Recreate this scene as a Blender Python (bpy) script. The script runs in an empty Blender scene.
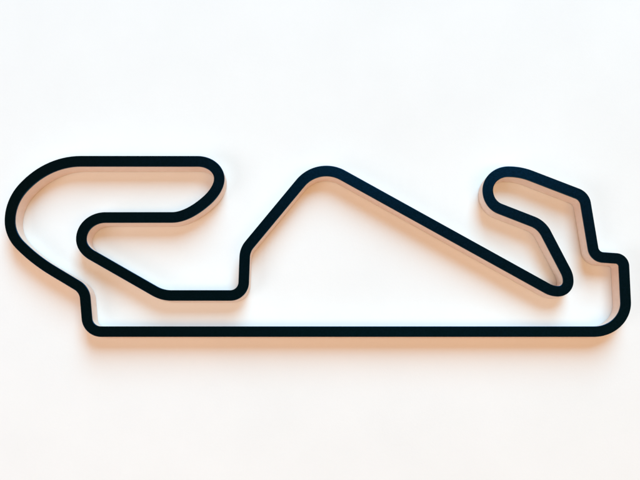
import bpy, bmesh, math
from mathutils import Vector

S = bpy.context.scene
MM = 0.001
ZC = 1.50                      # height of the picture's middle on the wall
DEPTH = 0.0205                 # how far the sculpture stands off the wall
CAM_D = 0.745                  # lens to the sculpture's front

# ---------------------------------------------------------------- camera
cam = bpy.data.cameras.new('camera')
cam.sensor_width = 36.0
cam.lens = 36.0 * CAM_D / 0.640
VX, VY = 318.0, 374.0          # foot of the perpendicular from the lens (mm across / down)
cam.shift_x = (320.0 - VX) / 640.0
cam.shift_y = (VY - 240.0) / 640.0
cam.clip_start = 0.01
cam.clip_end = 50
co = bpy.data.objects.new('camera', cam)
S.collection.objects.link(co)
co.location = ((VX - 320) * MM, -(DEPTH + CAM_D), ZC + (240 - VY) * MM)
co.rotation_euler = (math.radians(90), 0, 0)
S.camera = co

# ---------------------------------------------------------------- light
w = bpy.data.worlds.new('World')
S.world = w
w.use_nodes = True
bg = w.node_tree.nodes['Background']
bg.inputs['Color'].default_value = (1.0, 0.45, 0.17, 1)   # warm room light
bg.inputs['Strength'].default_value = 0.48

def area(name, loc, target, size, size_y, power, color):
    l = bpy.data.lights.new(name, 'AREA')
    l.shape = 'RECTANGLE'
    l.size, l.size_y = size, size_y
    l.energy = power
    l.color = color
    o = bpy.data.objects.new(name, l)
    S.collection.objects.link(o)
    o.location = loc
    d = Vector(target) - Vector(loc)
    o.rotation_euler = d.to_track_quat('-Z', 'Y').to_euler()
    return o

# cool daylight from a large opening above and a little to the right
area('window_light', (0.95, -3.45, ZC + 3.80), (0.05, 0, ZC), 2.8, 4.5, 388, (0.365, 0.765, 1.0))
# warm glow of the room behind the photographer
area('room_light', (0.75, -2.40, ZC - 0.80), (0.20, 0, ZC + 0.1), 2.0, 0.7, 18.5, (1.0, 0.68, 0.37))
# cool fill added low on the left to pale the shadows there
area('side_fill', (-1.45, -1.30, ZC - 0.75), (-0.25, 0, ZC - 0.05), 1.0, 0.9, 9.5, (0.86, 0.94, 1.0))

S.view_settings.view_transform = 'Standard'
S.view_settings.look = 'None'
S.view_settings.exposure = 0.01
S.view_settings.gamma = 1
S.view_settings.use_curve_mapping = False

# ---------------------------------------------------------------- materials
def new_mat(name):
    m = bpy.data.materials.new(name)
    m.use_nodes = True
    nt = m.node_tree
    return m, nt, nt.nodes['Principled BSDF']

def noise(nt, scale, detail=4, rough=0.6):
    tc = nt.nodes.new('ShaderNodeTexCoord')
    n = nt.nodes.new('ShaderNodeTexNoise')
    n.inputs['Scale'].default_value = scale
    n.inputs['Detail'].default_value = detail
    n.inputs['Roughness'].default_value = rough
    nt.links.new(tc.outputs['Object'], n.inputs['Vector'])
    return n

def ramp(nt, src, c0, c1, p0=0.3, p1=0.7):
    r = nt.nodes.new('ShaderNodeValToRGB')
    r.color_ramp.elements[0].position = p0
    r.color_ramp.elements[1].position = p1
    r.color_ramp.elements[0].color = (*c0, 1)
    r.color_ramp.elements[1].color = (*c1, 1)
    nt.links.new(src.outputs['Fac'], r.inputs['Fac'])
    return r

def bump(nt, src, bsdf, strength, dist):
    b = nt.nodes.new('ShaderNodeBump')
    b.inputs['Strength'].default_value = strength
    b.inputs['Distance'].default_value = dist
    nt.links.new(src.outputs['Fac'], b.inputs['Height'])
    nt.links.new(b.outputs['Normal'], bsdf.inputs['Normal'])

# painted plaster wall
m_wall, nt, b = new_mat('wall_paint')
n = noise(nt, 9, 5)
r = ramp(nt, n, (0.835, 0.835, 0.835), (0.865, 0.865, 0.865))
nt.links.new(r.outputs['Color'], b.inputs['Base Color'])
b.inputs['Roughness'].default_value = 0.85
b.inputs['Specular IOR Level'].default_value = 0.15
bump(nt, noise(nt, 420, 3, 0.55), b, 0.10, 0.0006)

# satin black face
m_face, nt, b = new_mat('black_satin')
n = noise(nt, 700, 3, 0.7)
r = ramp(nt, n, (0.0002, 0.0003, 0.0004), (0.0012, 0.0006, 0.0008))
nt.links.new(r.outputs['Color'], b.inputs['Base Color'])
r2 = ramp(nt, n, (0.20, 0.20, 0.20), (0.27, 0.27, 0.27))
nt.links.new(r2.outputs['Color'], b.inputs['Roughness'])
b.inputs['Specular IOR Level'].default_value = 0.62
b.inputs['Specular Tint'].default_value = (0.02, 0.37, 0.84, 1)
bump(nt, n, b, 0.12, 0.0003)

# pale sanded edge
m_edge, nt, b = new_mat('pale_edge')
n = noise(nt, 160, 4)
r = ramp(nt, n, (0.80, 0.64, 0.55), (0.85, 0.69, 0.60))
nt.links.new(r.outputs['Color'], b.inputs['Base Color'])
b.inputs['Roughness'].default_value = 0.6
b.inputs['Specular IOR Level'].default_value = 0.25
bump(nt, noise(nt, 900, 2), b, 0.1, 0.0002)

# ---------------------------------------------------------------- wall
def box(name, lo, hi, mat):
    bm = bmesh.new()
    bmesh.ops.create_cube(bm, size=1)
    for v in bm.verts:
        v.co = Vector([(lo[i] + hi[i]) / 2 + v.co[i] * (hi[i] - lo[i]) for i in range(3)])
    me = bpy.data.meshes.new(name)
    bm.to_mesh(me)
    bm.free()
    me.materials.append(mat)
    o = bpy.data.objects.new(name, me)
    S.collection.objects.link(o)
    return o

wall = box('wall', (-2.0, 0.0, 0.0), (2.0, 0.12, 2.7), m_wall)
wall['kind'] = 'structure'

# ---------------------------------------------------------------- circuit outline
# centre line: corners (mm across, mm down) with the tangent lengths of each bend
CORNERS = [
    (219.2, 161.2, 21.5, 17.3), (219.2, 189.5, 11.0, 17.5), (187.3, 217.3, 24.5, 15.5),
    (81.2, 217.4, 24.0, 21.6), (81.2, 249.0, 9.8, 12.0),
    (162.3, 295.4, 9.0, 9.0), (243.2, 295.4, 13.0, 13.0), (244.9, 249.9, 7.0, 7.0),
    (318.2, 161.5, 28.0, 28.0),
    (552.5, 291.2, 6.0, 6.0), (568.4, 291.2, 9.8, 9.8), (568.4, 275.8, 5.2, 5.2),
    (541.8, 224.9, 9.5, 9.5),
    (487.9, 203.9, 13.0, 13.9), (487.9, 171.5, 18.4, 20.5), (520.4, 171.5, 11.5, 11.5),
    (584.6, 196.2, 7.6, 7.6), (594.7, 256.8, 8.5, 8.5), (623.8, 258.8, 7.5, 7.5),
    (627.3, 331.6, 30.0, 33.0),
    (87.9, 331.6, 13.0, 13.0), (84.3, 289.6, 8.5, 8.5),
    (35.0, 260.0, 21.0, 20.0), (9.8, 234.8, 14.5, 13.8), (9.8, 200.7, 20.0, 21.0),
    (49.5, 161.1, 33.0, 31.0),
]

def centre_line():
    pts = []
    n = len(CORNERS)
    for i, (x, y, t1, t2) in enumerate(CORNERS):
        v = Vector((x, -y))
        a = (Vector((CORNERS[i-1][0], -CORNERS[i-1][1])) - v).normalized()
        nx = CORNERS[(i + 1) % n]
        c = (Vector((nx[0], -nx[1])) - v).normalized()
        turn = math.pi - a.angle(c)
        f = (4 / 3 * math.tan(turn / 4)) / math.tan(turn / 2)
        p0, p3 = v + a * t1, v + c * t2
        p1, p2 = p0.lerp(v, f), p3.lerp(v, f)
        m = max(10, int(turn / math.radians(3)))
        for k in range(m + 1):
            t = k / m
            s = 1 - t
            q = p0 * s**3 + p1 * (3*s*s*t) + p2 * (3*s*t*t) + p3 * t**3
            # analytic tangent keeps the two edges parallel
            d = (p1 - p0) * (s*s) + (p2 - p1) * (2*s*t) + (p3 - p2) * (t*t)
            if pts and (q - pts[-1][0]).length < 0.05:
                continue
            pts.append((q, d.normalized()))
    return pts

CL = centre_line()

def ring(name, half, rows, mat, parent):
    """closed band along the centre line; rows = (inset, y) from the back edge round to the other back edge"""
    bm = bmesh.new()
    loops = []
    for q, d in CL:
        nrm = Vector((-d.y, d.x))
        row = []
        for off, y in rows:
            p = q + nrm * off
            row.append(bm.verts.new(((p.x - 320) * MM, y, (p.y + 240) * MM)))
        loops.append(row)
    n, m = len(loops), len(rows)
    for i in range(n):
        A, B = loops[i], loops[(i + 1) % n]
        for j in range(m):
            k = (j + 1) % m
            bm.faces.new((A[j], A[k], B[k], B[j]))
    bmesh.ops.recalc_face_normals(bm, faces=bm.faces)
    for f in bm.faces:
        f.smooth = abs(f.normal.y) < 0.999
    for e in bm.edges:
        if len(e.link_faces) == 2 and e.calc_face_angle(0) > math.radians(35):
            e.smooth = False
    me = bpy.data.meshes.new(name)
    bm.to_mesh(me)
    bm.free()
    me.materials.append(mat)
    o = bpy.data.objects.new(name, me)
    S.collection.objects.link(o)
    o.parent = parent
    return o

art = bpy.data.objects.new('circuit_wall_sculpture', None)
S.collection.objects.link(art)
art.location = (0, 0, ZC)
art.empty_display_size = 0.05
art['label'] = 'closed racing circuit outline with black face and pale edges hung on white wall'
art['category'] = 'wall art'

H = 5.25
R, G = 1.2, 0.0007          # shallow rebate added round the back so shade draws a dark wall line
yb, yf = 0.0, -(DEPTH - 0.0012)
ring('edge_band', H, [(-H + R, yb), (-H + R, -G), (-H, -G), (-H, yf), (H, yf), (H, -G), (H - R, -G), (H - R, yb)], m_edge, art)
F = H + 0.06
c = 0.35
y0, y1 = yf + 0.0003, -DEPTH
ring('front_face', F, [(-F, y0), (-F, y1 + c * MM), (-F + 0.1, y1 + 0.1 * MM), (-F + c, y1),
                       (F - c, y1), (F - 0.1, y1 + 0.1 * MM), (F, y1 + c * MM), (F, y0)], m_face, art)
